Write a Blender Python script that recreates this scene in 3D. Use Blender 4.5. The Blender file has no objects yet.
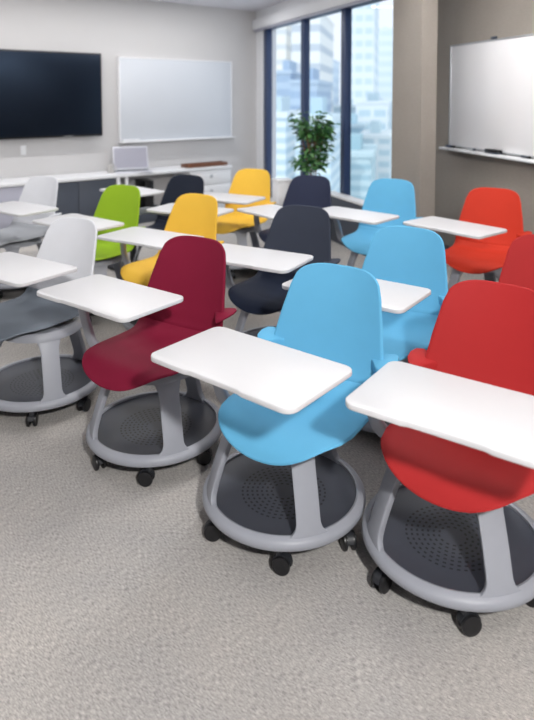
import bpy, bmesh, math, random
from mathutils import Vector, Matrix
random.seed(7)
PI = math.pi
scn = bpy.context.scene
COL = scn.collection

# ------------------------------------------------------------------ camera
FPX, PITCH, Y0, CH = 626.0, 0.05837, 132.8, 1.5255
HOR = 96.2
cam_d = bpy.data.cameras.new('camera')
cam = bpy.data.objects.new('camera', cam_d)
COL.objects.link(cam)
cam.location = (0, 0, CH)
cam.rotation_euler = (PI/2 - PITCH, 0, 0)
cam_d.sensor_fit = 'AUTO'
cam_d.sensor_width = 36
cam_d.lens = FPX/720*36
cam_d.shift_y = -(360-Y0)/720
cam_d.clip_start = .05
cam_d.clip_end = 2000
cam_d.dof.use_dof = True
cam_d.dof.focus_distance = 2.35
cam_d.dof.aperture_fstop = 2.2
scn.camera = cam

# ------------------------------------------------------------------ materials
def srgb(r, g, b):
    f = lambda c: (c/255/12.92) if c/255 <= .04045 else ((c/255+.055)/1.055)**2.4
    return (f(r), f(g), f(b), 1)

class NT:
    def __init__(s, name):
        s.m = bpy.data.materials.new(name); s.m.use_nodes = True
        s.t = s.m.node_tree; s.b = s.t.nodes['Principled BSDF']
    def n(s, typ, **kw):
        nd = s.t.nodes.new(typ)
        for k, v in kw.items():
            if k in nd.inputs: nd.inputs[k].default_value = v
            else: setattr(nd, k, v)
        return nd
    def l(s, a, b): s.t.links.new(a, b)
    def math(s, op, a, b=None, c=None):
        nd = s.t.nodes.new('ShaderNodeMath'); nd.operation = op
        for i, v in enumerate((a, b, c)):
            if v is None: continue
            if isinstance(v, (int, float)): nd.inputs[i].default_value = v
            else: s.l(v, nd.inputs[i])
        return nd.outputs[0]
    def coords(s, scale=(1,1,1), rotz=0):
        tc = s.n('ShaderNodeTexCoord'); mp = s.n('ShaderNodeMapping')
        mp.inputs['Scale'].default_value = scale; mp.inputs['Rotation'].default_value = (0,0,rotz)
        s.l(tc.outputs['Object'], mp.inputs['Vector']); return mp.outputs['Vector']

def plain(name, rgb, rough=.5, metal=0, spec=.5, noise=0, nscale=40, bump=0, bscale=300, trans=0):
    q = NT(name); b = q.b
    c = srgb(*rgb)
    b.inputs['Roughness'].default_value = rough
    b.inputs['Metallic'].default_value = metal
    b.inputs['Specular IOR Level'].default_value = spec
    b.inputs['Transmission Weight'].default_value = trans
    v = q.coords()
    nz = q.n('ShaderNodeTexNoise', Scale=nscale, Detail=3.0); q.l(v, nz.inputs['Vector'])
    mx = q.n('ShaderNodeMix', data_type='RGBA')
    k = noise
    mx.inputs['A'].default_value = (c[0]*(1-k), c[1]*(1-k), c[2]*(1-k), 1)
    mx.inputs['B'].default_value = (min(1,c[0]*(1+k)), min(1,c[1]*(1+k)), min(1,c[2]*(1+k)), 1)
    q.l(nz.outputs['Fac'], mx.inputs['Factor']); q.l(mx.outputs['Result'], b.inputs['Base Color'])
    if bump:
        nb = q.n('ShaderNodeTexNoise', Scale=bscale, Detail=2.0); q.l(v, nb.inputs['Vector'])
        bp = q.n('ShaderNodeBump', Strength=bump, Distance=.002)
        q.l(nb.outputs['Fac'], bp.inputs['Height']); q.l(bp.outputs['Normal'], b.inputs['Normal'])
    return q.m

M = {}
def shellmat(name, rgb): M[name] = plain(name+'_plastic', rgb, rough=.6, spec=.11, noise=.03, nscale=12, bump=.15, bscale=700)
shellmat('blue', (98,171,210)); shellmat('maroon', (126,28,54)); shellmat('red', (168,44,45)); shellmat('black', (36,41,54)); shellmat('navy_seat', (28,35,52))
shellmat('orange_red', (194,57,40)); shellmat('green', (150,186,46)); shellmat('yellow', (240,193,74))
shellmat('seat_grey', (168,171,177)); shellmat('charcoal', (57,62,75)); shellmat('navy', (48,53,74)); shellmat('light_grey', (228,230,236)); shellmat('slate', (112,120,130))
M['frame'] = plain('frame_grey_plastic', (154,157,166), .45, noise=.02, bump=.08, bscale=600)
M['dark'] = plain('dark_plastic', (38,40,45), .45, noise=.03)
M['rubber'] = plain('black_rubber', (24,24,27), .4, noise=.03)
M['hubcap'] = plain('caster_hub_grey', (70,72,78), .4, noise=.03)
M['tablet'] = plain('white_laminate', (214,214,217), .38, noise=.01)
M['tabunder'] = plain('tablet_underside_grey', (150,152,158), .5, noise=.02)
M['white'] = plain('white_paint', (236,237,240), .45, noise=.01)
M['whiteboard'] = plain('whiteboard_enamel', (238,237,239), .22, noise=.01, nscale=3)
M['whiteboard_far'] = plain('grey_white_enamel', (206,211,219), .3, noise=.01, nscale=3)
M['alu'] = plain('aluminium', (196,198,202), .35, metal=.6, noise=.03)
M['lav'] = plain('shaded_white_laminate', (176,177,192), .5, noise=.02)  # white cabinet front with its shade mixed into the colour
M['dgrey'] = plain('dark_grey_laminate', (72,78,90), .5, noise=.03)
M['screen'] = plain('black_screen_glass', (7,10,18), .34, noise=.1, nscale=2)
M['screen'].node_tree.nodes['Principled BSDF'].inputs['Specular Tint'].default_value = (.45,.65,1,1)
M['bezel'] = plain('black_bezel', (8,9,14), .35, noise=.05)
M['mullion'] = plain('navy_window_metal', (44,62,98), .4, noise=.03)
M['wood'] = plain('brown_wood', (112,70,48), .5, noise=.2, nscale=25)
M['cup'] = plain('ceramic_grey', (190,188,186), .4, noise=.02)
M['trunk'] = plain('plant_stem_bark', (120,96,72), .8, noise=.2, nscale=60)
M['soil'] = plain('potting_soil', (50,38,30), .9, noise=.3, nscale=80, bump=.5)
M['laptop'] = plain('laptop_silver', (206,208,216), .35, metal=.2, noise=.02)
M['lapscreen'] = plain('laptop_screen_grey', (160,160,174), .3, noise=.03)

def wallmat(name, rgb, k=.02, weave=False):
    q = NT(name); b = q.b; b.inputs['Roughness'].default_value = .85; b.inputs['Specular IOR Level'].default_value = .2
    c = srgb(*rgb); v = q.coords()
    n1 = q.n('ShaderNodeTexNoise', Scale=3.0, Detail=5.0); q.l(v, n1.inputs['Vector'])
    n2 = q.n('ShaderNodeTexNoise', Scale=90.0, Detail=2.0)
    if weave:
        v2 = q.coords((.25, 1, 1)); q.l(v2, n2.inputs['Vector'])
    else: q.l(v, n2.inputs['Vector'])
    s = q.math('ADD', q.math('MULTIPLY', n1.outputs['Fac'], .5), q.math('MULTIPLY', n2.outputs['Fac'], .5))
    mx = q.n('ShaderNodeMix', data_type='RGBA'); q.l(s, mx.inputs['Factor'])
    mx.inputs['A'].default_value = tuple(x*(1-3*k) for x in c[:3])+(1,)
    mx.inputs['B'].default_value = tuple(min(1, x*(1+3*k)) for x in c[:3])+(1,)
    q.l(mx.outputs['Result'], b.inputs['Base Color'])
    bp = q.n('ShaderNodeBump', Strength=.15, Distance=.002); q.l(n2.outputs['Fac'], bp.inputs['Height']); q.l(bp.outputs['Normal'], b.inputs['Normal'])
    return q.m
M['wall'] = wallmat('pale_grey_wall_paint', (202,201,202), .015)
M['taupe'] = wallmat('taupe_wall_fabric', (152,145,138), .06, True)
M['ceil'] = wallmat('white_ceiling_paint', (226,226,232), .01)

def carpetmat():
    q = NT('woven_carpet'); b = q.b
    b.inputs['Roughness'].default_value = .95; b.inputs['Specular IOR Level'].default_value = .1
    vr = q.coords((1,1,1), math.radians(40)); mp = q.n('ShaderNodeMapping'); mp.inputs['Scale'].default_value = (60, 430, 1); q.l(vr, mp.inputs['Vector']); v1 = mp.outputs['Vector']
    n1 = q.n('ShaderNodeTexNoise', Scale=1.0, Detail=2.0, Roughness=.5); q.l(v1, n1.inputs['Vector'])
    v2 = q.coords((1,1,1))
    n2 = q.n('ShaderNodeTexNoise', Scale=2.2, Detail=4.0); q.l(v2, n2.inputs['Vector'])
    n3 = q.n('ShaderNodeTexNoise', Scale=260.0, Detail=2.0); q.l(v2, n3.inputs['Vector'])
    r1 = q.n('ShaderNodeValToRGB'); q.l(n1.outputs['Fac'], r1.inputs['Fac'])
    e = r1.color_ramp.elements
    e[0].position = .30; e[0].color = srgb(148,145,143)
    e[1].position = .68; e[1].color = srgb(222,217,211)
    x = e.new(.5); x.color = srgb(190,185,180)
    mx = q.n('ShaderNodeMix', data_type='RGBA', blend_type='MULTIPLY'); mx.inputs['Factor'].default_value = 1
    r2 = q.n('ShaderNodeValToRGB'); q.l(n2.outputs['Fac'], r2.inputs['Fac'])
    r2.color_ramp.elements[0].position = .3; r2.color_ramp.elements[0].color = (.80,.82,.85,1)
    r2.color_ramp.elements[1].position = .7; r2.color_ramp.elements[1].color = (1,1,1,1)
    q.l(r1.outputs['Color'], mx.inputs['A']); q.l(r2.outputs['Color'], mx.inputs['B'])
    mx2 = q.n('ShaderNodeMix', data_type='RGBA', blend_type='MULTIPLY'); mx2.inputs['Factor'].default_value = 1
    r3 = q.n('ShaderNodeValToRGB'); q.l(n3.outputs['Fac'], r3.inputs['Fac'])
    r3.color_ramp.elements[0].position = .3; r3.color_ramp.elements[0].color = (.72,.72,.73,1)
    r3.color_ramp.elements[1].position = .6; r3.color_ramp.elements[1].color = (1,1,1,1)
    q.l(mx.outputs['Result'], mx2.inputs['A']); q.l(r3.outputs['Color'], mx2.inputs['B'])
    q.l(mx2.outputs['Result'], b.inputs['Base Color'])
    bp = q.n('ShaderNodeBump', Strength=.35, Distance=.003); q.l(n1.outputs['Fac'], bp.inputs['Height']); q.l(bp.outputs['Normal'], b.inputs['Normal'])
    return q.m
M['carpet'] = carpetmat()

def traymat():
    # charcoal plastic with rings of short slots, the shade inside them painted dark
    q = NT('perforated_tray'); b = q.b; b.inputs['Roughness'].default_value = .5
    tc = q.n('ShaderNodeTexCoord'); sp = q.n('ShaderNodeSeparateXYZ'); q.l(tc.outputs['Object'], sp.inputs[0])
    x, y = sp.outputs[0], sp.outputs[1]
    r = q.math('SQRT', q.math('ADD', q.math('MULTIPLY', x, x), q.math('MULTIPLY', y, y)))
    th = q.math('ARCTAN2', y, x)
    pitch = .0175
    rr = q.math('DIVIDE', r, pitch)
    ring = q.math('FLOOR', rr)
    fr = q.math('ABSOLUTE', q.math('SUBTRACT', q.math('FRACT', rr), .5))
    inr = q.math('LESS_THAN', fr, .2)
    cnt = q.math('ADD', q.math('MULTIPLY', ring, 5.0), 3.0)
    fa = q.math('ABSOLUTE', q.math('SUBTRACT', q.math('FRACT', q.math('ADD', q.math('MULTIPLY', q.math('DIVIDE', th, 2*PI), cnt), q.math('MULTIPLY', ring, .5))), .5))
    ina = q.math('LESS_THAN', fa, .24)
    lim = q.math('MULTIPLY', q.math('LESS_THAN', r, .155), q.math('GREATER_THAN', r, .03))
    mask = q.math('MULTIPLY', q.math('MULTIPLY', inr, ina), lim)
    mx = q.n('ShaderNodeMix', data_type='RGBA'); q.l(mask, mx.inputs['Factor'])
    mx.inputs['A'].default_value = srgb(66,69,79); mx.inputs['B'].default_value = srgb(16,17,20)
    q.l(mx.outputs['Result'], b.inputs['Base Color'])
    return q.m
M['tray'] = traymat()

def leafmat():
    q = NT('ficus_leaf'); b = q.b; b.inputs['Roughness'].default_value = .4
    v = q.coords(); n = q.n('ShaderNodeTexNoise', Scale=14.0, Detail=2.0); q.l(v, n.inputs['Vector'])
    r = q.n('ShaderNodeValToRGB'); q.l(n.outputs['Fac'], r.inputs['Fac'])
    r.color_ramp.elements[0].position = .35; r.color_ramp.elements[0].color = srgb(30,74,44)
    r.color_ramp.elements[1].position = .7; r.color_ramp.elements[1].color = srgb(98,152,84)
    q.l(r.outputs['Color'], b.inputs['Base Color'])
    return q.m
M['leaf'] = leafmat()

def glassmat():
    q = NT('window_glass'); t = q.t
    out = [n for n in t.nodes if n.type == 'OUTPUT_MATERIAL'][0]
    tr = q.n('ShaderNodeBsdfTransparent'); tr.inputs[0].default_value = (.94,.97,1,1)
    gl = q.n('ShaderNodeBsdfGlossy', Roughness=.02); gl.inputs[0].default_value = (1,1,1,1)
    fr = q.n('ShaderNodeFresnel', IOR=1.25)
    ms = q.n('ShaderNodeMixShader'); ge = q.n('ShaderNodeNewGeometry'); fk = q.math('MULTIPLY', fr.outputs[0], q.math('SUBTRACT', 1.0, ge.outputs['Backfacing'])); q.l(fk, ms.inputs[0]); q.l(tr.outputs[0], ms.inputs[1]); q.l(gl.outputs[0], ms.inputs[2])
    q.l(ms.outputs[0], out.inputs['Surface'])
    return q.m
M['glass'] = glassmat()

def facade(name, rgb, band, fh=3.5, bw=3.0, frac=.45, vert=False):
    q = NT(name); b = q.b; b.inputs['Roughness'].default_value = .8
    tc = q.n('ShaderNodeTexCoord'); sp = q.n('ShaderNodeSeparateXYZ'); q.l(tc.outputs['Object'], sp.inputs[0])
    z = q.math('FRACT', q.math('DIVIDE', sp.outputs[2], fh))
    hz = q.math('LESS_THAN', z, frac)
    xx = q.math('FRACT', q.math('DIVIDE', q.math('ADD', sp.outputs[0], sp.outputs[1]), bw))
    vt = q.math('LESS_THAN', xx, .78)
    mask = q.math('MULTIPLY', hz, vt) if vert else hz
    geo = q.n('ShaderNodeNewGeometry'); s2 = q.n('ShaderNodeSeparateXYZ'); q.l(geo.outputs['Normal'], s2.inputs[0])
    mask = q.math('MULTIPLY', mask, q.math('LESS_THAN', s2.outputs[2], .5))
    mx = q.n('ShaderNodeMix', data_type='RGBA'); q.l(mask, mx.inputs['Factor'])
    mx.inputs['A'].default_value = srgb(*rgb); mx.inputs['B'].default_value = srgb(*band)
    q.l(mx.outputs['Result'], b.inputs['Base Color'])
    return q.m

# ------------------------------------------------------------------ mesh helpers
def finish(bm, name, mat, parent=None, loc=None, rotz=None, smooth=True, angle=40):
    bmesh.ops.recalc_face_normals(bm, faces=bm.faces)
    me = bpy.data.meshes.new(name); bm.to_mesh(me); bm.free()
    me.materials.append(mat)
    if smooth:
        for p in me.polygons: p.use_smooth = True
        try: me.set_sharp_from_angle(angle=math.radians(angle))
        except Exception: pass
    o = bpy.data.objects.new(name, me); COL.objects.link(o)
    if parent: o.parent = parent
    if loc is not None: o.location = loc
    if rotz is not None: o.rotation_euler = (0,0,rotz)
    return o

def add_box(bm, x0, x1, y0, y1, z0, z1, bev=0, seg=2):
    b2 = bmesh.new()
    bmesh.ops.create_cube(b2, size=1)
    for v in b2.verts:
        v.co = ((x0+x1)/2+v.co.x*(x1-x0), (y0+y1)/2+v.co.y*(y1-y0), (z0+z1)/2+v.co.z*(z1-z0))
    if bev: bmesh.ops.bevel(b2, geom=b2.edges[:], offset=bev, segments=seg, affect='EDGES', profile=.5)
    merge(bm, b2)

def merge(bm, b2, mtx=None):
    if mtx is not None: bmesh.ops.transform(b2, matrix=mtx, verts=b2.verts)
    vm = {v: bm.verts.new(v.co) for v in b2.verts}
    for f in b2.faces:
        try: bm.faces.new([vm[v] for v in f.verts])
        except ValueError: pass
    b2.free()

def add_lathe(bm, prof, seg=48, closed=True, mtx=None):
    b2 = bmesh.new(); rings = []
    for r, z in prof:
        if r < 1e-6: rings.append([b2.verts.new((0,0,z))])
        else: rings.append([b2.verts.new((r*math.cos(2*PI*k/seg), r*math.sin(2*PI*k/seg), z)) for k in range(seg)])
    n = len(rings)
    for i in range(n if closed else n-1):
        a, b = rings[i], rings[(i+1) % n]
        for k in range(seg):
            k2 = (k+1) % seg
            vs = [a[k % len(a)], a[k2 % len(a)], b[k2 % len(b)], b[k % len(b)]]
            u = []
            for v in vs:
                if v not in u: u.append(v)
            if len(u) >= 3:
                try: b2.faces.new(u)
                except ValueError: pass
    merge(bm, b2, mtx)

def add_poly(bm, pts, z0, z1, bev=0, zf=None):
    """prism over a 2D outline, zf(x,y) lifts it"""
    b2 = bmesh.new()
    f = b2.faces.new([b2.verts.new((x, y, z0)) for x, y in pts])
    r = bmesh.ops.extrude_face_region(b2, geom=[f])
    for v in r['geom']:
        if isinstance(v, bmesh.types.BMVert): v.co.z = z1
    if bev:
        es = [e for e in b2.edges if abs(e.verts[0].co.z-e.verts[1].co.z) < 1e-6]
        bmesh.ops.bevel(b2, geom=es, offset=bev, segments=2, affect='EDGES', profile=.5)
    if zf:
        for v in b2.verts: v.co.z += zf(v.co.x, v.co.y)
    merge(bm, b2)

def round_rect(w, d, r, n=6):
    pts = []
    for cx, cy, a0 in ((w/2-r, d/2-r, 0), (-w/2+r, d/2-r, 90), (-w/2+r, -d/2+r, 180), (w/2-r, -d/2+r, 270)):
        for k in range(n+1):
            a = math.radians(a0+90*k/n); pts.append((cx+r*math.cos(a), cy+r*math.sin(a)))
    return pts

def catmull(P, n):
    P = [Vector(p) for p in P]; out = []
    Q = [2*P[0]-P[1]]+P+[2*P[-1]-P[-2]]
    for i in range(1, len(Q)-2):
        for k in range(n):
            t = k/n; a, b, c, d = Q[i-1], Q[i], Q[i+1], Q[i+2]
            out.append(.5*((2*b)+(c-a)*t+(2*a-5*b+4*c-d)*t*t+(3*b-a-3*c+d)*t**3))
    out.append(P[-1]); return out

def add_sweep(bm, path, wid, thk, n=12, up=(0,0,1), seg=6, caps=True, taper=None):
    """sweep of a rounded flat section along a smooth path; wid across (perp. to up), thk along the other"""
    C = catmull(path, n) if len(path) > 2 else [Vector(p) for p in path]
    b2 = bmesh.new(); rings = []
    up = Vector(up)
    sec = round_rect(2, 2, .6, 3)
    for i, p in enumerate(C):
        t = (C[min(i+1, len(C)-1)]-C[max(i-1, 0)]).normalized()
        s = t.cross(up)
        if s.length < 1e-4: s = t.cross(Vector((0,1,0)))
        s.normalize(); u = s.cross(t).normalized()
        k = taper(i/(len(C)-1)) if taper else 1
        rings.append([b2.verts.new(p+s*(a*wid*k/2)+u*(b*thk/2)) for a, b in sec])
    m = len(sec)
    for i in range(len(rings)-1):
        for k in range(m): b2.faces.new([rings[i][k], rings[i][(k+1) % m], rings[i+1][(k+1) % m], rings[i+1][k]])
    if caps:
        b2.faces.new(rings[0]); b2.faces.new(rings[-1])
    merge(bm, b2)

def empty(name, loc, rotz=0):
    o = bpy.data.objects.new(name, None); COL.objects.link(o)
    o.location = loc; o.rotation_euler = (0,0,rotz); o.empty_display_size = .1
    return o
def tag(o, label, cat, group=None):
    o['label'] = label; o['category'] = cat
    if group: o['group'] = group
    return o
def struct(o): o['kind'] = 'structure'; return o

# ------------------------------------------------------------------ the rolling tablet chair
SHELL = [(-.286,.385), (-.262,.416), (-.20,.444), (-.07,.447), (.06,.446), (.135,.456), (.184,.492), (.216,.56), (.248,.65), (.288,.76), (.328,.858)]
def shell_curve():
    C = catmull([(0, y, z) for y, z in SHELL], 14)
    L = [0]
    for a, b in zip(C, C[1:]): L.append(L[-1]+(b-a).length)
    return C, L
SC, SL = shell_curve(); STOT = SL[-1]
def shell_at(s):
    s = max(0, min(STOT, s))
    for i in range(len(SL)-1):
        if SL[i+1] >= s:
            f = (s-SL[i])/max(1e-9, SL[i+1]-SL[i]); p = SC[i].lerp(SC[i+1], f)
            t = (SC[min(i+2, len(SC)-1)]-SC[max(i-1, 0)]).normalized(); return p, t
    return SC[-1], (SC[-1]-SC[-2]).normalized()
def lerp_table(tab, x, sm=1):
    for (a, va), (b, vb) in zip(tab, tab[1:]):
        if x <= b:
            f = max(0, (x-a)/(b-a)); f = f*f*(3-2*f)*sm+f*(1-sm); return va+(vb-va)*f
    return tab[-1][1]
def shell_width(s):
    return lerp_table([(0,.218), (.20,.242), (.36,.240), (.50,.230), (.58,.225), (.68,.209), (.78,.189), (STOT,.163)], s, .15)
def end_cut(u, a, n): return a*(1-(1-min(1, abs(u))**n)**(1/n))
SPLIT = .49
def shell_mesh(s0, s1, end0, end1, thick=.013):
    bm = bmesh.new(); rows = []
    n = 30; NU = 28
    for i in range(n+1):
        f = i/n
        if end0: f = 1-math.cos(f*PI/2)
        elif end1: f = math.sin(f*PI/2)
        row = []
        for j in range(NU+1):
            u = (j/NU*2-1); u = .35*u+.65*math.sin(u*PI/2)
            a0 = s0+(end_cut(u, .21, 2.25) if end0 else 0); a1 = s1-(end_cut(u, .10, 3.0) if end1 else 0)
            s = a0+(a1-a0)*f
            p, t = shell_at(s); w = shell_width(s)
            nrm = Vector((0, -t.z, t.y))           # towards the sitter
            bk = lerp_table([(0,0), (.41,0), (.57,1), (STOT,1)], s)
            edge = max(0, abs(u)-.72)/.28
            h = (.010*u*u-.012*edge**2)*(1-bk)+(.034*u*u)*bk
            row.append(p+Vector((u*w, 0, 0))+nrm*h)
        rows.append((row, None))
    V = [[bm.verts.new(q) for q in r] for r, _ in rows]
    for i in range(n):
        for j in range(NU): bm.faces.new([V[i][j], V[i][j+1], V[i+1][j+1], V[i+1][j]])
    bmesh.ops.remove_doubles(bm, verts=bm.verts, dist=1e-5)
    bm.normal_update()
    src = bm.verts[:]
    off = {}
    for v in src:
        nn = v.normal.copy()
        # make the back side lie away from the sitter
        off[v] = bm.verts.new(v.co)
    # orientation: normals of the sheet should face the sitter (+z on the seat)
    flip = -1 if sum(f.normal.z-f.normal.y for f in bm.faces) < 0 else 1
    for v in src: off[v].co = v.co-v.normal*flip*thick
    faces = [f for f in bm.faces]
    border = [e for e in bm.edges if len(e.link_faces) == 1]
    for f in faces: bm.faces.new([off[v] for v in reversed(f.verts)])
    # rounded rim: a middle loop pushed out past the sheet's border
    mid, outw = {}, {}
    for e in border:
        f = e.link_faces[0]; a, b = e.verts
        m = (a.co+b.co)/2; t = (b.co-a.co).normalized()
        d = m-f.calc_center_median(); d -= t*d.dot(t)
        if d.length > 1e-9:
            for v in (a, b): outw.setdefault(v, Vector()); outw[v] += d.normalized()
    for v, d in outw.items():
        d = d.normalized()
        mid[v] = bm.verts.new((v.co+off[v].co)/2+d*thick*.42)
    for e in border:
        a, b = e.verts
        bm.faces.new([a, b, mid[b], mid[a]]); bm.faces.new([mid[a], mid[b], off[b], off[a]])
    bmesh.ops.recalc_face_normals(bm, faces=bm.faces)
    return bm

y_ = lambda v: v.co.y
def wing_mesh(sg):
    bm = bmesh.new()
    P = [(.165,.238), (.215,.245), (.258,.241), (.277,.224), (.285,.190), (.280,.152), (.264,.122), (.244,.114), (.222,.136), (.198,.172), (.175,.205)]
    P = [(sg*x, y) for x, y in P]
    if sg < 0: P.reverse()
    # a wedge: thick where it leaves the back, thin at its rounded tip
    add_poly(bm, P, .0, .012, .004, zf=lambda x, y: 0)
    for v in bm.verts:
        ax = abs(v.co.x); top = .578+.20*(ax-.2)+.10*(y_(v)-.2)
        bot = top-.012-.30*max(0, .275-ax)
        v.co.z = bot+(top-bot)*max(0, min(1, v.co.z/.012))
    return bm

LEG = [(.293,.098), (.284,.14), (.266,.205), (.244,.27), (.219,.335), (.196,.382), (.165,.408)]
def base_mesh():
    bm = bmesh.new()
    add_lathe(bm, [(.298,.086), (.304,.095), (.303,.108), (.296,.118), (.278,.125), (.270,.122), (.270,.110), (.276,.088)], 72)
    C = catmull([(r, z, 0) for r, z in LEG], 4)
    for th0 in (192, 286, 48):
        b2 = bmesh.new(); O = []; I = []
        n = len(C)-1
        for i, c in enumerate(C):
            f = i/n
            hw = .044+.085*max(0, 1-f/.24)**2.2+.055*max(0, (f-.62)/.38)**1.6
            t = (C[min(i+1, n)]-C[max(i-1, 0)]).normalized(); nx, nz = -t.y, t.x   # inward normal in r,z (toward axis & down)
            if nx > 0: nx, nz = -nx, -nz
            ro, ri = [], []
            for j in range(9):
                u = j/4-1
                a = math.radians(th0)+u*hw/c.x
                ro.append(b2.verts.new((c.x*math.cos(a), c.x*math.sin(a), c.y)))
                r2, z2 = c.x+nx*.024, c.y+nz*.024
                a2 = math.radians(th0)+u*(hw-.005)/c.x
                ri.append(b2.verts.new((r2*math.cos(a2), r2*math.sin(a2), z2)))
            O.append(ro); I.append(ri)
        for i in range(n):
            for j in range(8):
                b2.faces.new([O[i][j], O[i][j+1], O[i+1][j+1], O[i+1][j]])
                b2.faces.new([I[i][j+1], I[i][j], I[i+1][j], I[i+1][j+1]])
            b2.faces.new([O[i][0], O[i+1][0], I[i+1][0], I[i][0]])
            b2.faces.new([O[i+1][8], O[i][8], I[i][8], I[i+1][8]])
        for row, inn in ((O[0], I[0]), (O[-1], I[-1])):
            for j in range(8): b2.faces.new([row[j+1], row[j], inn[j], inn[j+1]])
        bmesh.ops.recalc_face_normals(b2, faces=b2.faces)
        es = [e for e in b2.edges if e.calc_face_angle(0) > .9]
        bmesh.ops.bevel(b2, geom=es, offset=.004, segments=2, affect='EDGES', profile=.5)
        merge(bm, b2)
    add_lathe(bm, [(.207,.372), (.204,.392), (.190,.408), (.10,.414), (.06,.414), (.06,.398), (.165,.392), (.190,.372)], 60)
    return bm

def caster_parts():
    h = bmesh.new()
    add_lathe(h, [(0,.092), (.012,.092), (.012,.058), (0,.058)], 14)
    # hood over the wheels
    b2 = bmesh.new()
    pts = []
    for k in range(9):
        a = math.radians(10+160*k/8); pts.append((.033*math.cos(a)-.012, .033*math.sin(a)+.031))
    for k in range(9):
        a = math.radians(170-160*k/8); pts.append((.026*math.cos(a)-.012, .026*math.sin(a)+.031))
    f = b2.faces.new([b2.verts.new((x, -.011, z)) for x, z in pts])
    r = bmesh.ops.extrude_face_region(b2, geom=[f])
    for v in r['geom']:
        if isinstance(v, bmesh.types.BMVert): v.co.y = .011
    bmesh.ops.triangulate(b2, faces=[f for f in b2.faces if len(f.verts) > 4])
    merge(h, b2)
    add_box(h, -.02, -.004, -.006, .006, .025, .062, .002)
    ws = []
    for sg in (-1, 1):
        w = bmesh.new()
        prof = [(0,.007), (.012,.008), (.022,.007), (.029,.005), (.0305,0), (.029,-.006), (.02,-.007), (0,-.007)]
        add_lathe(w, prof, 24, closed=False, mtx=Matrix.Translation((-.012, sg*.0155, .0305)) @ Matrix.Rotation(-sg*PI/2, 4, 'X'))
        ws.append(w)
    return h, ws

def tablet_outline():
    w, d, r = TW, TD, .036
    pts = round_rect(w, d, r)
    # a shallow notch along the edge facing away from the sitter
    out = []
    for i, p in enumerate(pts):
        out.append(p)
        if i == 20:      # end of the lower left corner, next comes the lower right one
            out += [(-.115, -d/2), (-.095, -d/2+.006), (.095, -d/2+.006), (.115, -d/2)]
    return out
TW, TD, TZ = .572, .335, .704

# prototypes of the meshes that every chair shares
P_ = {}
def proto(name, bm, mat, angle=40):
    o = finish(bm, name, mat, angle=angle); me = o.data; bpy.data.objects.remove(o); P_[name] = me; return me
proto('base_frame', base_mesh(), M['frame'])
b = bmesh.new(); add_lathe(b, [(0,.098), (.15,.099), (.245,.103), (.272,.114), (.275,.109), (.25,.096), (.15,.091), (0,.090)], 64, closed=False); proto('storage_tray', b, M['tray'])
h, ws = caster_parts(); proto('caster', h, M['dark'])
proto('caster_wheel_a', ws[0], M['rubber']); proto('caster_wheel_b', ws[1], M['rubber'])
b = bmesh.new(); add_poly(b, tablet_outline(), TZ-.017, TZ, .003); proto('tablet', b, M['tablet'], 50)
b = bmesh.new(); add_lathe(b, [(0,.41), (.10,.41), (.115,.42), (.12,.436), (0,.436)], 32, closed=False); proto('swivel_hub', b, M['dark'])
def pan():   # dark pan under the seat
    bm = bmesh.new(); rows = []
    for i in range(13):
        y = -.2+.36*i/12; w = .20*(1-abs((y+.02)/.2)**3.2)**.5 if abs((y+.02)/.2) < 1 else .03
        rows.append((y, max(.03, w)))
    pts = [(w, y) for y, w in rows]+[(-w, y) for y, w in reversed(rows)]
    add_poly(bm, pts, .415, .428, .003); return bm
proto('seat_pan', pan(), M['dark'])
SEAT0, BACK0 = shell_mesh(0, SPLIT, True, False), shell_mesh(SPLIT, STOT, False, True)
proto('seat', SEAT0, M['blue'], 75); proto('backrest', BACK0, M['blue'], 75)
proto('arm_wing_l', wing_mesh(-1), M['blue']); proto('arm_wing_r', wing_mesh(1), M['blue'])
_recol = {}
def recol(name, mat):
    k = (name, mat)
    if k not in _recol:
        me = P_[name].copy(); me.materials.clear(); me.materials.append(M[mat]); _recol[k] = me
    return _recol[k]
for _n in ('base_frame', 'storage_tray'):
    for _v in P_[_n].vertices: _v.co.x *= .965; _v.co.y *= .965
def put(name, me, parent, loc=(0,0,0), rotz=0):
    o = bpy.data.objects.new(name, me); COL.objects.link(o); o.parent = parent
    o.location = loc; o.rotation_euler = (0,0,rotz); return o

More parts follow.
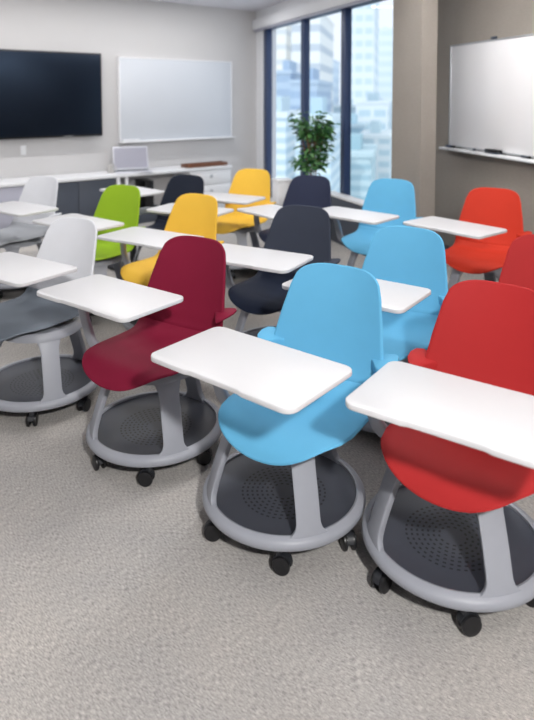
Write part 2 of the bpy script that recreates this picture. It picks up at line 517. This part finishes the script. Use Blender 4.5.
def chair(label, x, y, rot, brot, tab, color, seatcol=None, sx=0, group='rolling tablet chairs in the classroom'):
    """x, y: centre of the round base; rot: which way the sitter faces (0 = -Y); tab: tablet centre and angle in the room"""
    rt = math.radians(rot)
    root = empty('tablet_chair', (x, y, 0), rt); tag(root, label, 'chair', group)
    br = math.radians(brot)-rt
    put('base_frame', P_['base_frame'], root, (-sx,0,0), br)
    put('storage_tray', P_['storage_tray'], root, (-sx,0,0), br)
    for k in range(6):
        a = br+math.radians(25+60*k)
        c = put('caster', P_['caster'], root, (.258*math.cos(a)-sx, .258*math.sin(a), 0), random.uniform(0, 2*PI))
        put('wheel', P_['caster_wheel_a'], c); put('wheel', P_['caster_wheel_b'], c)
    put('swivel_hub', P_['swivel_hub'], root); put('seat_pan', P_['seat_pan'], root)
    put('seat', recol('seat', seatcol or color), root)
    put('backrest', recol('backrest', color), root)
    put('armrest', recol('arm_wing_l', color), root); put('armrest', recol('arm_wing_r', color), root)
    dx, dy = tab[0]-x, tab[1]-y
    lx, ly = math.cos(rt)*dx+math.sin(rt)*dy, -math.sin(rt)*dx+math.cos(rt)*dy
    ta = math.radians(tab[2])-rt
    put('tablet', P_['tablet'], root, (lx, ly, 0), ta)
    tl = lambda px, py: (lx+math.cos(ta)*px-math.sin(ta)*py, ly+math.sin(ta)*px+math.cos(ta)*py)
    ax, ay = tl(-.15, -.05); bx, by = tl(.06, -.03)
    bm = bmesh.new()
    add_sweep(bm, [(-.06,.0,.402), (-.20,-.04,.390), (-.268,-.085,.425), (-.284,-.115,.52), (-.284*.6+ax*.4, -.13*.6+ay*.4, .635), (ax, ay, .674)], .05, .024, n=8, up=(0,1,.02))
    arm = finish(bm, 'tablet_arm', M['frame'], root)
    bm = bmesh.new()
    b2 = bmesh.new(); add_poly(b2, round_rect(.26, .12, .03), .668, TZ-.0172, .003)
    merge(bm, b2, Matrix.Translation((lx, ly, 0)) @ Matrix.Rotation(ta, 4, 'Z') @ Matrix.Translation((-.04, -.04, 0)))
    finish(bm, 'tablet_bracket', M['tabunder'], arm)
    return root

CHAIRS = [
 # label, x, y, rot, brot, (tx,ty,trot), color, seatcolor
 ('sky blue tablet chair in the front row between the maroon and red chairs', 0.120, 2.150, -32, 0, (-.057,1.899,-38.8), 'blue', None, .07),
 ('maroon tablet chair in the front row beside the light grey one', -0.485, 2.640, -31, 9, (-.658,2.563,-36.6), 'maroon', None, -.005),
 ('large red tablet chair nearest the camera, cut by the right edge of the photo', 0.645, 1.925, -36, -4, (.529,1.616,-35.1), 'red', None, .05),
 ('light grey tablet chair with slate seat at the left end of the front row', -1.190, 3.100, -31, 14, (-1.228,2.988,-33.5), 'light_grey', 'slate', -.075),
 ('lime green tablet chair, the only green one', -1.220, 4.370, -31, 10, (-1.241,4.067,-37.6), 'green', None),
 ('yellow tablet chair directly behind the maroon chair', -0.630, 3.950, -34, 5, (-.683,3.632,-31.7), 'yellow', None),
 ('charcoal tablet chair with navy seat behind the front sky blue chair', 0.070, 3.490, -31, 5, (-.080,3.187,-29.3), 'charcoal', 'navy_seat'),
 ('sky blue tablet chair right behind the front blue chair, before the orange-red one', 0.560, 2.870, -32, 0, (.381,2.658,-36), 'blue', None),
 ('dark red tablet chair mostly outside the right edge, behind the nearest red chair', 1.190, 2.670, -32, 0, (1.0,2.36,-36), 'red', None),
 ('orange-red tablet chair facing us below the right whiteboard', 1.470, 4.240, -35, 8, (1.188,3.945,-50.8), 'orange_red', None),
 ('sky blue tablet chair against the wall pillar beside the window', 0.850, 4.730, -32, 5, (.602,4.347,-42), 'blue', None),
 ('navy tablet chair in front of the potted plant', 0.220, 4.950, -31, 0, (.075,4.42,-52), 'navy', None),
 ('yellow tablet chair farther back, left of the potted plant', -0.270, 5.420, -30, 0, (-.332,5.073,-28.3), 'yellow', None),
 ('light grey tablet chair by the left edge, behind the other light grey one', -1.990, 4.890, -29, 0, (-1.851,4.596,-34.8), 'light_grey', 'seat_grey'),
 ('black tablet chair between the green and front yellow chairs, before the drawer cabinet', -0.820, 4.990, -31, 0, (-.56,4.52,-28), 'black', None),
]
for c in CHAIRS: chair(*c)

# small table whose corner shows between the green chair and the black one
st = empty('side_table', (-1.18, 5.45, 0), math.radians(-43)); tag(st, 'small white topped table with dark base, behind the green chair', 'table')
b = bmesh.new(); add_poly(b, round_rect(.56, .33, .03), .686, .704, .003); finish(b, 'table_top', M['tablet'], st)
b = bmesh.new(); add_lathe(b, [(0,.03), (.03,.03), (.03,.685), (0,.685)], 20, closed=False); finish(b, 'post', M['dark'], st)
b = bmesh.new(); add_poly(b, round_rect(.44, .30, .05), .0005, .03, .006); finish(b, 'foot', M['dark'], st)

# ------------------------------------------------------------------ room shell
CX, CY = -.158, 9.0                        # corner of back wall and window wall
EB = Vector((.789,.615)); EB.normalize()   # along the back wall, to the right
NB = Vector((EB.y, -EB.x))                 # into the room
AB = math.atan2(EB.y, EB.x)
DW = Vector((.367,-.930)); DW.normalize()  # along the window wall, towards the camera
AW = math.atan2(DW.y, DW.x)
ZC = 2.73
def back_pt(px, off=0):                    # distance along the back wall, left of the corner
    k = (px-267)/FPX
    o = Vector((CX, CY))+NB*off
    # o - s*EB has X/Y = k
    return (o.x-k*o.y)/(EB.x-k*EB.y)
def win_t(px, off=0):
    k = (px-267)/FPX; n = Vector((-DW.y, DW.x))
    o = Vector((CX, CY))-n*off
    return (k*o.y-o.x)/(DW.x-k*DW.y)
def zat(py, Y): return CH-(py-HOR)*Y/FPX

CN = Vector((CX, CY)); ND = Vector((-DW.y, DW.x))
_p = [(-6,-3.7), (4.6,-3.7), (1.86,6.33), (1.40,6.33)]+[tuple(q) for q in (CN+DW*3.6+ND*.2, CN+ND*.2-DW*.2, CN-EB*7+DW*-.2)]
bm = bmesh.new(); add_poly(bm, _p, -.06, 0); struct(finish(bm, 'floor', M['carpet'], smooth=False))
bm = bmesh.new(); add_poly(bm, _p, ZC, ZC+.1); struct(finish(bm, 'ceiling', M['ceil'], smooth=False))

bm = bmesh.new(); add_box(bm, -5.2, 6, -3.7, -3.5, 0, ZC); struct(finish(bm, 'wall_rear', M['wall'], smooth=False))
# back wall in its own frame: x along the wall (0 at the corner, negative to the left), y into the wall
def bw(name, bm, mat, parent=None, smooth=True): 
    return finish(bm, name, mat, parent, None if parent else (CX, CY, 0), None if parent else AB, smooth)
bm = bmesh.new(); add_box(bm, -7.0, .0, 0, .15, 0, ZC); struct(bw('wall_back', bm, M['wall'], smooth=False))
bm = bmesh.new(); add_box(bm, -7.0, 0, -.012, 0, 0, .09, .003); struct(bw('baseboard_back', bm, M['white']))

# window wall frame: x along DW, y outward
def ww(name, bm, mat, parent=None, smooth=True):
    return finish(bm, name, mat, parent, None if parent else (CX, CY, 0), None if parent else AW, smooth)
T1a, T1b = win_t(263), win_t(270.5); T2a, T2b = win_t(299.7), win_t(307.3); T3a, T3b = win_t(339.6), win_t(349.4); TE = win_t(392)
ZWT, ZWB = 2.47, .14
bm = bmesh.new(); add_box(bm, -.25, T1a, 0, .2, 0, ZC); struct(ww('trim_1', bm, M['white'], smooth=False))
bm = bmesh.new(); add_box(bm, T1a, TE+.05, 0, .2, ZWT, ZC); struct(ww('trim_2', bm, M['white'], smooth=False))
bm = bmesh.new(); add_box(bm, T1a, TE+.05, 0, .2, 0, ZWB); struct(ww('trim_3', bm, M['white'], smooth=False))
win = struct(empty('window_1', (CX, CY, 0), AW))
def wpart(name, x0, x1, y0, y1, z0, z1, mat, bev=.004):
    b_ = bmesh.new(); add_box(b_, x0, x1, y0, y1, z0, z1, bev); return finish(b_, name, M[mat], win)
for a_, c_ in ((T1a, T1b), (T2a, T2b), (T3a, T3b)):
    wpart('mullion', a_, a_+.42*(c_-a_), .01, .09, ZWB, ZWT, 'mullion')
wpart('top_rail', T1a, TE+.04, .02, .12, ZWT-.03, ZWT, 'mullion'); wpart('bottom_rail', T1a, TE+.04, .02, .12, ZWB, ZWB+.07, 'mullion')
for a_, c_ in ((T1a+.03, T2a+.03), (T2a+.03, T3a+.03), (T3a+.03, TE+.03)):
    wpart('glass_pane', a_, c_, .06, .072, ZWB+.05, ZWT-.02, 'glass', 0)
# blind cassette under the ceiling
bm = bmesh.new(); add_box(bm, .03, TE+.3, -.075, -.002, 2.46, 2.60, .012)
o = ww('roller_blind', bm, M['white']); tag(o, 'white roller blind box above the window', 'blind')
bm = bmesh.new(); add_box(bm, .05, TE+.28, -.06, -.03, 2.43, 2.458, .006); ww('blind_fabric', bm, M['lav'], o).matrix_parent_inverse = Matrix()
# window ledge beside the third pane
bm = bmesh.new(); t0 = win_t(324, .12)
add_box(bm, t0, TE+.1, -.13, -.001, .475, .50, .004); o = ww('window_ledge', bm, M['white']); tag(o, 'long white window ledge with dark grey front below the panes', 'window ledge')
bm = bmesh.new(); add_box(bm, t0+.01, TE+.1, -.118, -.003, .0, .474, .004); ww('front_panel', bm, M['dgrey'], o)

# pillar at the end of the windows, then the recessed right wall with its whiteboard
T421 = win_t(421)
bm = bmesh.new(); add_box(bm, TE, T421, -.0, .155, 0, ZC); struct(ww('wall_pillar', bm, M['taupe'], smooth=False))
RX, RY = 1.674, 6.2
AR = math.atan2(-.966, .258)
def rw(name, bm, mat, parent=None, smooth=True):
    return finish(bm, name, mat, parent, None if parent else (RX, RY, 0), None if parent else AR, smooth)
bm = bmesh.new(); add_box(bm, -.6, 9.5, 0, .15, 0, ZC); struct(rw('wall_right', bm, M['taupe'], smooth=False))
bm = bmesh.new(); add_box(bm, 0, 9.5, -.012, 0, 0, .09, .003); struct(rw('baseboard_right', bm, M['dgrey']))
bm = bmesh.new()
add_box(bm, 0, .3, .0, .12, 0, ZC)
struct(finish(bm, 'wall_recess', M['taupe'], None, (1.40, 6.2, 0), 0, False))
bm = bmesh.new(); add_box(bm, -5.2, -5.0, -3.5, 4.5, 0, ZC); struct(finish(bm, 'wall_left', M['wall'], smooth=False))

def right_t(px, off=0):
    k = (px-267)/FPX; d = Vector((.258,-.966)); d.normalize(); n = Vector((-d.y, d.x)); o = Vector((RX, RY))-n*off
    return (k*o.y-o.x)/(d.x-k*d.y)

# ------------------------------------------------------------------ things on the right wall
q0 = right_t(449, .03); q1 = q0+1.75
yl = RY+q0*-.966
z0, z1 = zat(146, yl), zat(46, yl)
wb = empty('whiteboard', (RX, RY, 0), AR); tag(wb, 'white board with marker tray on the taupe right wall', 'whiteboard')
def rp(name, x0, x1, y0, y1, za, zb, mat, bev=.003, parent=wb):
    b_ = bmesh.new(); add_box(b_, x0, x1, y0, y1, za, zb, bev); return finish(b_, name, M[mat], parent)
rp('board_panel', q0+.008, q1, -.026, -.002, z0+.008, z1-.008, 'whiteboard')
fr_b = bmesh.new()
for a_ in ((q0, q1, -.032, -.001, z1-.014, z1), (q0, q1, -.032, -.001, z0, z0+.014), (q0, q0+.014, -.032, -.001, z0, z1)): add_box(fr_b, *a_, .003)
finish(fr_b, 'board_frame', M['alu'], wb)
rp('marker_tray', q0-.05, q1, -.105, -.002, z0-.03, z0-.008, 'white', .006)
rp('clip', right_t(492), right_t(496), -.03, -.001, z1+.001, z1+.025, 'dgrey')
def marker(px, ln, mat, label, cap='bezel'):
    t_ = right_t(px, .06)
    e = empty('marker_pen', (RX, RY, 0), AR)
    d = Vector((.258,-.966)).normalized(); n = Vector((-d.y, d.x)); p = Vector((RX, RY))+d*t_-n*.062
    e.location = (p.x, p.y, z0-.006+.011)
    b_ = bmesh.new(); add_lathe(b_, [(0,-ln/2), (.009,-ln/2), (.0105,-ln/2+.004), (.0105,ln/4), (0,ln/4)], 14, closed=False, mtx=Matrix.Rotation(PI/2, 4, 'Y')); finish(b_, 'barrel', M[mat], e)
    b_ = bmesh.new(); add_lathe(b_, [(0,ln/4), (.011,ln/4), (.010,ln/2), (0,ln/2)], 14, closed=False, mtx=Matrix.Rotation(PI/2, 4, 'Y')); finish(b_, 'cap', M[cap], e)
    tag(e, label, 'marker'); return e
marker(451, .14, 'mullion', 'dark blue marker at the left end of the whiteboard tray')
marker(473, .09, 'alu', 'short grey marker in the middle of the whiteboard tray', 'dgrey')
marker(527, .10, 'dgrey', 'grey marker at the right end of the whiteboard tray')
t_ = right_t(494, .06); d_ = Vector((.258,-.966)).normalized(); n_ = Vector((-d_.y, d_.x)); p_ = Vector((RX, RY))+d_*t_-n_*.06
er = empty('board_eraser', (p_.x, p_.y, z0-.006), AR); tag(er, 'black felt eraser on the whiteboard tray', 'eraser')
b_ = bmesh.new(); add_box(b_, -.09, .09, -.025, .025, .012, .036, .006); finish(b_, 'grip', M['bezel'], er)
b_ = bmesh.new(); add_box(b_, -.088, .088, -.024, .024, 0, .012, .001); finish(b_, 'felt_pad', M['dgrey'], er)

# ------------------------------------------------------------------ things on the back wall
tv = empty('television', (CX, CY, 0), AB); tag(tv, 'large black flat screen television on the back wall', 'television')
sr = -back_pt(102.4, .1); sl = sr-1.80
Yr = CY+sr*EB.y-.1*.789
zt, zb = zat(53.6, Yr), zat(135.6, Yr)
b_ = bmesh.new(); add_box(b_, sl, sr, -.10, -.055, zb, zt, .006); finish(b_, 'bezel', M['bezel'], tv)
b_ = bmesh.new(); add_box(b_, sl+.018, sr-.018, -.1025, -.098, zb+.024, zt-.02, .001); finish(b_, 'screen', M['screen'], tv)
b_ = bmesh.new(); add_box(b_, (sl+sr)/2-.3, (sl+sr)/2+.3, -.055, -.001, zb+.25, zt-.25, .004); finish(b_, 'wall_mount', M['dgrey'], tv)
b_ = bmesh.new(); add_box(b_, sr-.47, sr-.36, -.1035, -.099, zb+.007, zb+.014, .001); finish(b_, 'badge', M['alu'], tv)

wl, wr = -back_pt(119.4, .05), -back_pt(232, .05)
Yl = CY+wl*EB.y; zt2, zb2 = zat(57, Yl-.04), zat(142.5, Yl-.04)
w2 = empty('whiteboard', (CX, CY, 0), AB); tag(w2, 'white board on the pale back wall between the television and window', 'whiteboard')
def bp_(name, x0, x1, y0, y1, za, zb_, mat, parent, bev=.003):
    b_ = bmesh.new(); add_box(b_, x0, x1, y0, y1, za, zb_, bev); return finish(b_, name, M[mat], parent)
bp_('board_panel', wl+.01, wr-.01, -.05, -.002, zb2+.01, zt2-.01, 'whiteboard_far', w2)
fr_b = bmesh.new()
for a_ in ((wl, wr, -.056, -.001, zt2-.014, zt2), (wl, wr, -.056, -.001, zb2, zb2+.014), (wl, wl+.014, -.056, -.001, zb2, zt2), (wr-.014, wr, -.056, -.001, zb2, zt2)): add_box(fr_b, *a_, .003)
finish(fr_b, 'board_frame', M['white'], w2)
bp_('marker_tray', wl+.0, wr+.02, -.11, -.057, zb2-.006, zb2+.008, 'white', w2)
bp_('tray_box', wl+.02, wl+.24, -.105, -.06, zb2+.0085, zb2+.035, 'white', w2)

# light switch under the television
s_ = -back_pt(22.5, .01); Ys = CY+s_*EB.y
sw = empty('light_switch', (CX, CY, 0), AB); tag(sw, 'narrow white wall switch under the television', 'light switch')
bp_('switch_plate', s_-.03, s_+.03, -.01, -.001, zat(155, Ys), zat(145.5, Ys), 'white', sw)
bp_('rocker', s_-.014, s_+.014, -.016, -.0105, zat(152.5, Ys), zat(148, Ys), 'white', sw, .002)

# credenza run along the back wall
OFF = .45
cz = .62
def sfront(px): return -back_pt(px, OFF)
c0, c1, c2, c3, c4 = -5.4, sfront(36), sfront(117), sfront(190), sfront(231)
top = empty('worktop', (CX, CY, 0), AB); tag(top, 'long white worktop running along the back wall', 'worktop')
bp_('slab', c0, c4+.01, -OFF-.01, -.014, cz-.035, cz, 'white', top)
bp_('post', c2-.01, c2+.03, -OFF, -OFF+.04, 0, cz-.036, 'white', top); bp_('post', c2+.10, c2+.13, -OFF, -OFF+.04, 0, cz-.036, 'white', top)
cab = empty('low_cabinet', (CX, CY, 0), AB); tag(cab, 'white low cabinet coloured lavender grey for shade under the worktop by the left edge', 'cabinet')
bp_('body', c0, c1, -OFF+.02, -.02, .0, cz-.037, 'lav', cab)
dw_ = (c1-c0)/4
for k in range(4):
    d_o = bp_('door', c0+k*dw_+.004, c0+(k+1)*dw_-.004, -OFF+.0, -OFF+.0195, .03, cz-.045, 'lav', cab)
    bp_('handle', c0+(k+.9)*dw_-.02, c0+(k+.9)*dw_, -OFF-.012, -OFF-.0005, .36, .48, 'alu', d_o)
cab = empty('low_cabinet', (CX, CY, 0), AB); tag(cab, 'dark grey low cabinet under the worktop, left of the green chair', 'cabinet')
bp_('body', c1+.01, c2-.02, -OFF+.03, -.02, .0, cz-.037, 'dgrey', cab)
dw_ = (c2-c1-.03)/2
for k in range(2): bp_('door', c1+.01+k*dw_+.003, c1+.01+(k+1)*dw_-.003, -OFF+.012, -OFF+.0295, .03, cz-.045, 'dgrey', cab)
pc = empty('computer_tower', (CX, CY, 0), AB); tag(pc, 'small black computer unit in the open bay under the worktop', 'computer')
s_ = -back_pt(147, .32)
bp_('case', s_-.06, s_+.06, -.36, -.1, .16, .5, 'bezel', pc); bp_('front_cover', s_-.055, s_+.055, -.37, -.3605, .17, .49, 'bezel', pc)
bm = bmesh.new(); add_box(bm, s_-.2, s_+.2, -.40, -.06, .0, .159, .004); finish(bm, 'computer_stand', M['dgrey'], pc)
dc = empty('drawer_cabinet', (CX, CY, 0), AB); tag(dc, 'white drawer cabinet at the right end of the worktop behind the black chair', 'drawer cabinet')
bp_('body', c3, c4, -OFF+.02, -.02, .0, cz-.037, 'white', dc)
for k in range(3):
    d_o = bp_('drawer', c3+.004, c4-.004, -OFF, -OFF+.0195, .02+k*.19, .20+k*.19-.006, 'white', dc)
    b_ = bmesh.new(); add_lathe(b_, [(0,0), (.022,0), (.022,.012), (0,.012)], 20, closed=False, mtx=Matrix.Translation(((c3+c4)/2, -OFF-.0005, .12+k*.19)) @ Matrix.Rotation(PI/2, 4, 'X')); finish(b_, 'knob', M['alu'], d_o)
# things on the worktop
bx0, bx1 = -back_pt(184, .34), -back_pt(224, .34)
wbx = empty('wooden_tray', (CX, CY, 0), AB); tag(wbx, 'flat dark brown wooden tray lying on the worktop at its right end', 'tray')
bp_('bottom', bx0, bx1, -.42, -.25, cz+.0005, cz+.012, 'wood', wbx, .002)
for a_ in ((bx0, bx1, -.42, -.408), (bx0, bx1, -.262, -.25), (bx0, bx0+.012, -.407, -.263), (bx1-.012, bx1, -.407, -.263)):
    bp_('side', *a_, cz+.0125, cz+.045, 'wood', wbx, .002)
# laptop
lx_ = -back_pt(131.5, .27)
lp = empty('laptop', (CX+EB.x*lx_+NB.x*.27, CY+EB.y*lx_+NB.y*.27, cz), AB-math.radians(18)); tag(lp, 'open silver laptop with blank grey screen on the worktop', 'laptop')
b_ = bmesh.new(); add_poly(b_, round_rect(.42, .25, .015), .0005, .016, .003); finish(b_, 'keyboard_base', M['laptop'], lp, (0,-.06,0))
b_ = bmesh.new(); add_poly(b_, round_rect(.36, .11, .004), .0162, .018); finish(b_, 'keys', M['dgrey'], lp, (0,-.03,0))
b_ = bmesh.new(); add_poly(b_, round_rect(.42, .285, .012), 0, .009, .003); ld = finish(b_, 'lid', M['laptop'], lp)
ld.rotation_euler = (math.radians(70), 0, 0); ld.location = (0, .125, .152)
b_ = bmesh.new(); add_poly(b_, round_rect(.395, .255, .006), .0092, .0102); finish(b_, 'screen', M['lapscreen'], ld)
# cup
cx_ = -back_pt(110, .25)
cp = empty('cup', (CX+EB.x*cx_+NB.x*.25, CY+EB.y*cx_+NB.y*.25, cz), 0); tag(cp, 'small pale grey cup on the worktop beside the laptop', 'cup')
b_ = bmesh.new(); add_lathe(b_, [(0,.001), (.032,.001), (.038,.01), (.042,.1), (.038,.1), (.034,.012), (0,.008)], 24, closed=False); finish(b_, 'body', M['cup'], cp)
b_ = bmesh.new(); add_sweep(b_, [(.037,0,.08), (.062,0,.076), (.065,0,.045), (.04,0,.028)], .01, .008, n=6, up=(0,1,0)); finish(b_, 'handle', M['cup'], cp)

# white box by the window behind the yellow chair
p = (.17, 6.75)
bxo = empty('storage_box', (p[0], p[1], 0), AW+PI/2); tag(bxo, 'tall white storage box on the floor by the window, left of the navy chair', 'box')
b_ = bmesh.new(); add_box(b_, -.09, .09, -.09, .09, 0, .60, .006); finish(b_, 'body', M['white'], bxo)
b_ = bmesh.new(); add_box(b_, -.094, .094, -.094, .094, .6005, .63, .006); finish(b_, 'lid', M['white'], bxo)

# ------------------------------------------------------------------ potted ficus
PX_, PY_ = .475, 6.55
pl = empty('potted_ficus', (PX_, PY_, 0), 0); tag(pl, 'green leafy ficus plant in a pot by the window', 'plant')
b_ = bmesh.new(); add_lathe(b_, [(0,.0), (.10,.0), (.115,.02), (.14,.36), (.15,.365), (.15,.38), (.132,.38), (.128,.345), (0,.345)], 32, closed=False); finish(b_, 'pot', M['white'], pl)
b_ = bmesh.new(); add_lathe(b_, [(0,.352), (.07,.356), (.127,.349), (.127,.3455), (0,.3455)], 24, closed=False); finish(b_, 'soil', M['soil'], pl)
stm = bmesh.new(); tips = []
for k in range(4):
    a = k*1.6+.4
    add_sweep(stm, [(.02*math.cos(a), .02*math.sin(a), .35), (.03*math.cos(a+.5), .03*math.sin(a+.5), .55), (.05*math.cos(a+.8), .05*math.sin(a+.8), .8), (.13*math.cos(a+.6), .13*math.sin(a+.6), 1.12)], .018, .018, n=5, taper=lambda f: 1-.5*f, up=(.3,.9,.1))
for k in range(30):
    a = random.uniform(0, 2*PI); zz = random.uniform(.80, 1.22); r_ = random.uniform(.10, .27)*max(.55, 1-abs(zz-1.0)/.45)
    p0 = Vector((.03*math.cos(a), .03*math.sin(a), zz-.12)); p1 = Vector((r_*math.cos(a), r_*math.sin(a), zz+random.uniform(-.02,.10)))
    add_sweep(stm, [p0, (p0+p1)/2+Vector((0,0,.03)), p1], .007, .007, n=4, up=(.1,.2,.95)); tips += [(p0+p1)/2, p1, p0.lerp(p1, .8)]
finish(stm, 'stems', M['trunk'], pl)
lv = bmesh.new()
def add_leaf(bm, pos, dirv, ln, wd, roll):
    d = dirv.normalized(); s = d.cross(Vector((0,0,1)))
    if s.length < .05: s = Vector((1,0,0))
    s.normalize(); s = Matrix.Rotation(roll, 3, d) @ s; u = s.cross(d)
    rows = []
    for f, w in ((0,.08), (.2,.7), (.45,1), (.7,.72), (.9,.25), (1,.02)):
        c = pos+d*(ln*f)-u*(ln*.28*f*f)
        rows.append([bm.verts.new(c-s*(wd*w/2)+u*(.15*wd*w)), bm.verts.new(c), bm.verts.new(c+s*(wd*w/2)+u*(.15*wd*w))])
    for a, b in zip(rows, rows[1:]):
        for j in range(2): bm.faces.new([a[j], a[j+1], b[j+1], b[j]])
for k in range(1000):
    t = random.choice(tips)
    c = t+Vector((random.gauss(0,.035), random.gauss(0,.035), random.gauss(.02,.04)))
    out = Vector((c.x, c.y, 0)); out = out.normalized() if out.length > .01 else Vector((1,0,0))
    dv = out+Vector((random.gauss(0,.6), random.gauss(0,.6), random.uniform(-.8,.5)))
    add_leaf(lv, c, dv, random.uniform(.055,.095), random.uniform(.022,.036), random.uniform(-1,1))
lf = finish(lv, 'foliage', M['leaf'], pl)

# ------------------------------------------------------------------ the city outside
bm = bmesh.new(); add_box(bm, -300, 500, 30, 900, -46, -45); o = struct(finish(bm, 'ground', plain('city_ground', (190,205,210), .9, noise=.1, nscale=.05), smooth=False))
BUILD = [
 # px0, px1, top py, Y, depth, colour, band, floor height, frac, label
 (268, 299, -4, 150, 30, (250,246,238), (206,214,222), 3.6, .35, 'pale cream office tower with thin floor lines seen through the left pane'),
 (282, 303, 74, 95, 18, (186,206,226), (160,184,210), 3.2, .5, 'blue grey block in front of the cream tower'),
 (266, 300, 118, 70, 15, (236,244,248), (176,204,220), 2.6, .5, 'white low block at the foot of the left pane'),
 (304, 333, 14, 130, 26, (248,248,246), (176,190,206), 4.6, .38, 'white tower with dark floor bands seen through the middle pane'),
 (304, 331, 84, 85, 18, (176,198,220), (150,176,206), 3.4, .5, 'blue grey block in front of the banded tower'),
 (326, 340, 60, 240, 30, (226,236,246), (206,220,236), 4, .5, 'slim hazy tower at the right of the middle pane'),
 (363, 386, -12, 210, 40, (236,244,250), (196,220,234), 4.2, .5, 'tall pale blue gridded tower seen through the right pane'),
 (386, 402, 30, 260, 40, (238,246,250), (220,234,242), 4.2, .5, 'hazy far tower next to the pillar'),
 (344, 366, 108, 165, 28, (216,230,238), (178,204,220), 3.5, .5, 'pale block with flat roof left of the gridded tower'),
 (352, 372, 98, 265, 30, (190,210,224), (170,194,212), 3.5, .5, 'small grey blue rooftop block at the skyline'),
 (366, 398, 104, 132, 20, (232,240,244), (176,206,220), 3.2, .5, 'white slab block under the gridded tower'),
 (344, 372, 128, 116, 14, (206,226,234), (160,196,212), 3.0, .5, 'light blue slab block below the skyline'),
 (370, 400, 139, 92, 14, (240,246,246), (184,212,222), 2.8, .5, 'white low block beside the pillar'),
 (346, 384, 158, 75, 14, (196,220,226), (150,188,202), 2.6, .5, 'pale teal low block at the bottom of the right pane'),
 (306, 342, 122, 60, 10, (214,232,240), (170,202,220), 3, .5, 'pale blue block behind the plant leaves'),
]
for i, (a_, c_, ty, Y, dp, rgb, band, fh, frac, lab) in enumerate(BUILD):
    xa, xb = (a_-267)/FPX*Y, (c_-267)/FPX*Y
    zt_ = zat(ty, Y)
    rgb = tuple(c+(250-c)*.18 for c in rgb); band = tuple(b_*.6+c*.4 for b_, c in zip(band, rgb))  # facades paled and bands softened, distance haze put into their colour
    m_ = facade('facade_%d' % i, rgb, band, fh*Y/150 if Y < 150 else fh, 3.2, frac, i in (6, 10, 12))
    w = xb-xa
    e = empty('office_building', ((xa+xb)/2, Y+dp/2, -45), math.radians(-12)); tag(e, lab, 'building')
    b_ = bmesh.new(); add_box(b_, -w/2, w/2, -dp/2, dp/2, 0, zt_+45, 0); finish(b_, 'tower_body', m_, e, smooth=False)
    b_ = bmesh.new()
    add_box(b_, -w/2-.2, w/2+.2, -dp/2-.2, dp/2+.2, zt_+45.01, zt_+45.6); finish(b_, 'parapet', plain('parapet_%d' % i, rgb, .8), e, smooth=False)
    b_ = bmesh.new(); add_box(b_, -w*.2, w*.15, -dp*.2, dp*.2, zt_+45.61, zt_+45+2.4); finish(b_, 'roof_plant', plain('roofplant_%d' % i, band, .8), e, smooth=False)

# ------------------------------------------------------------------ light
W = bpy.data.worlds.new('sky'); scn.world = W; W.use_nodes = True
nt = W.node_tree; bg = nt.nodes['Background']
tc = nt.nodes.new('ShaderNodeTexCoord'); sp = nt.nodes.new('ShaderNodeSeparateXYZ'); nt.links.new(tc.outputs['Generated'], sp.inputs[0])
rp_ = nt.nodes.new('ShaderNodeValToRGB'); nt.links.new(sp.outputs[2], rp_.inputs['Fac'])
rp_.color_ramp.elements[0].position = .0; rp_.color_ramp.elements[0].color = (.97,.985,1,1)
rp_.color_ramp.elements[1].position = .6; rp_.color_ramp.elements[1].color = (.86,.93,1,1)
nt.links.new(rp_.outputs['Color'], bg.inputs['Color']); bg.inputs['Strength'].default_value = 1.15

def area(name, loc, target, sx, sy, power, col=(1,1,1)):
    l = bpy.data.lights.new(name, 'AREA'); l.shape = 'RECTANGLE'; l.size = sx; l.size_y = sy; l.energy = power; l.color = col
    o = bpy.data.objects.new(name, l); COL.objects.link(o); o.location = loc
    d = Vector(target)-Vector(loc); o.rotation_euler = d.to_track_quat('-Z', 'Y').to_euler(); return o
area('ceiling_spot_light', (.75,-1.0,2.66), (.0,2.6,.4), .20, .20, 150, (1,.98,.95))
for i, (x, y, e_) in enumerate(((-2.6,1.2,12), (-2.4,3.6,16), (.3,3.0,15), (.9,4.6,15), (-1.0,5.2,15), (2.2,1.2,7))):
    area('ceiling_fill_light', (x, y, 2.70), (x, y, 0), .45, .45, e_, (1,.985,.965))  # unseen panels added as soft fill above the chairs
_d = Vector((.258,-.966)); _q = Vector((RX, RY))+_d*2.3-Vector((.966,.258))*.85
w_ = area('wall_washer_light', (_q.x, _q.y, 2.70), (_q.x, _q.y, 0), 2.4, .06, 18, (1,.985,.97)); w_.rotation_euler = (0,0,AR)
wp = Vector((CX, CY))+NB*.85-EB*3.0
w_ = area('wall_washer_light', (wp.x, wp.y, 2.70), (wp.x, wp.y, 0), 4.4, .06, 42, (1,.985,.97)); w_.rotation_euler = (0,0,AB)
sl_ = bpy.data.lights.new('sun', 'SUN'); sl_.energy = 1.5; sl_.angle = .02; sl_.color = (1,.97,.92)
so = bpy.data.objects.new('sun', sl_); COL.objects.link(so); so.rotation_euler = Vector((.75,.42,-.55)).to_track_quat('-Z', 'Y').to_euler()

scn.view_settings.view_transform = 'Standard'; scn.view_settings.look = 'None'
scn.view_settings.exposure = 0.0; scn.view_settings.gamma = 1
scn.view_settings.use_curve_mapping = False
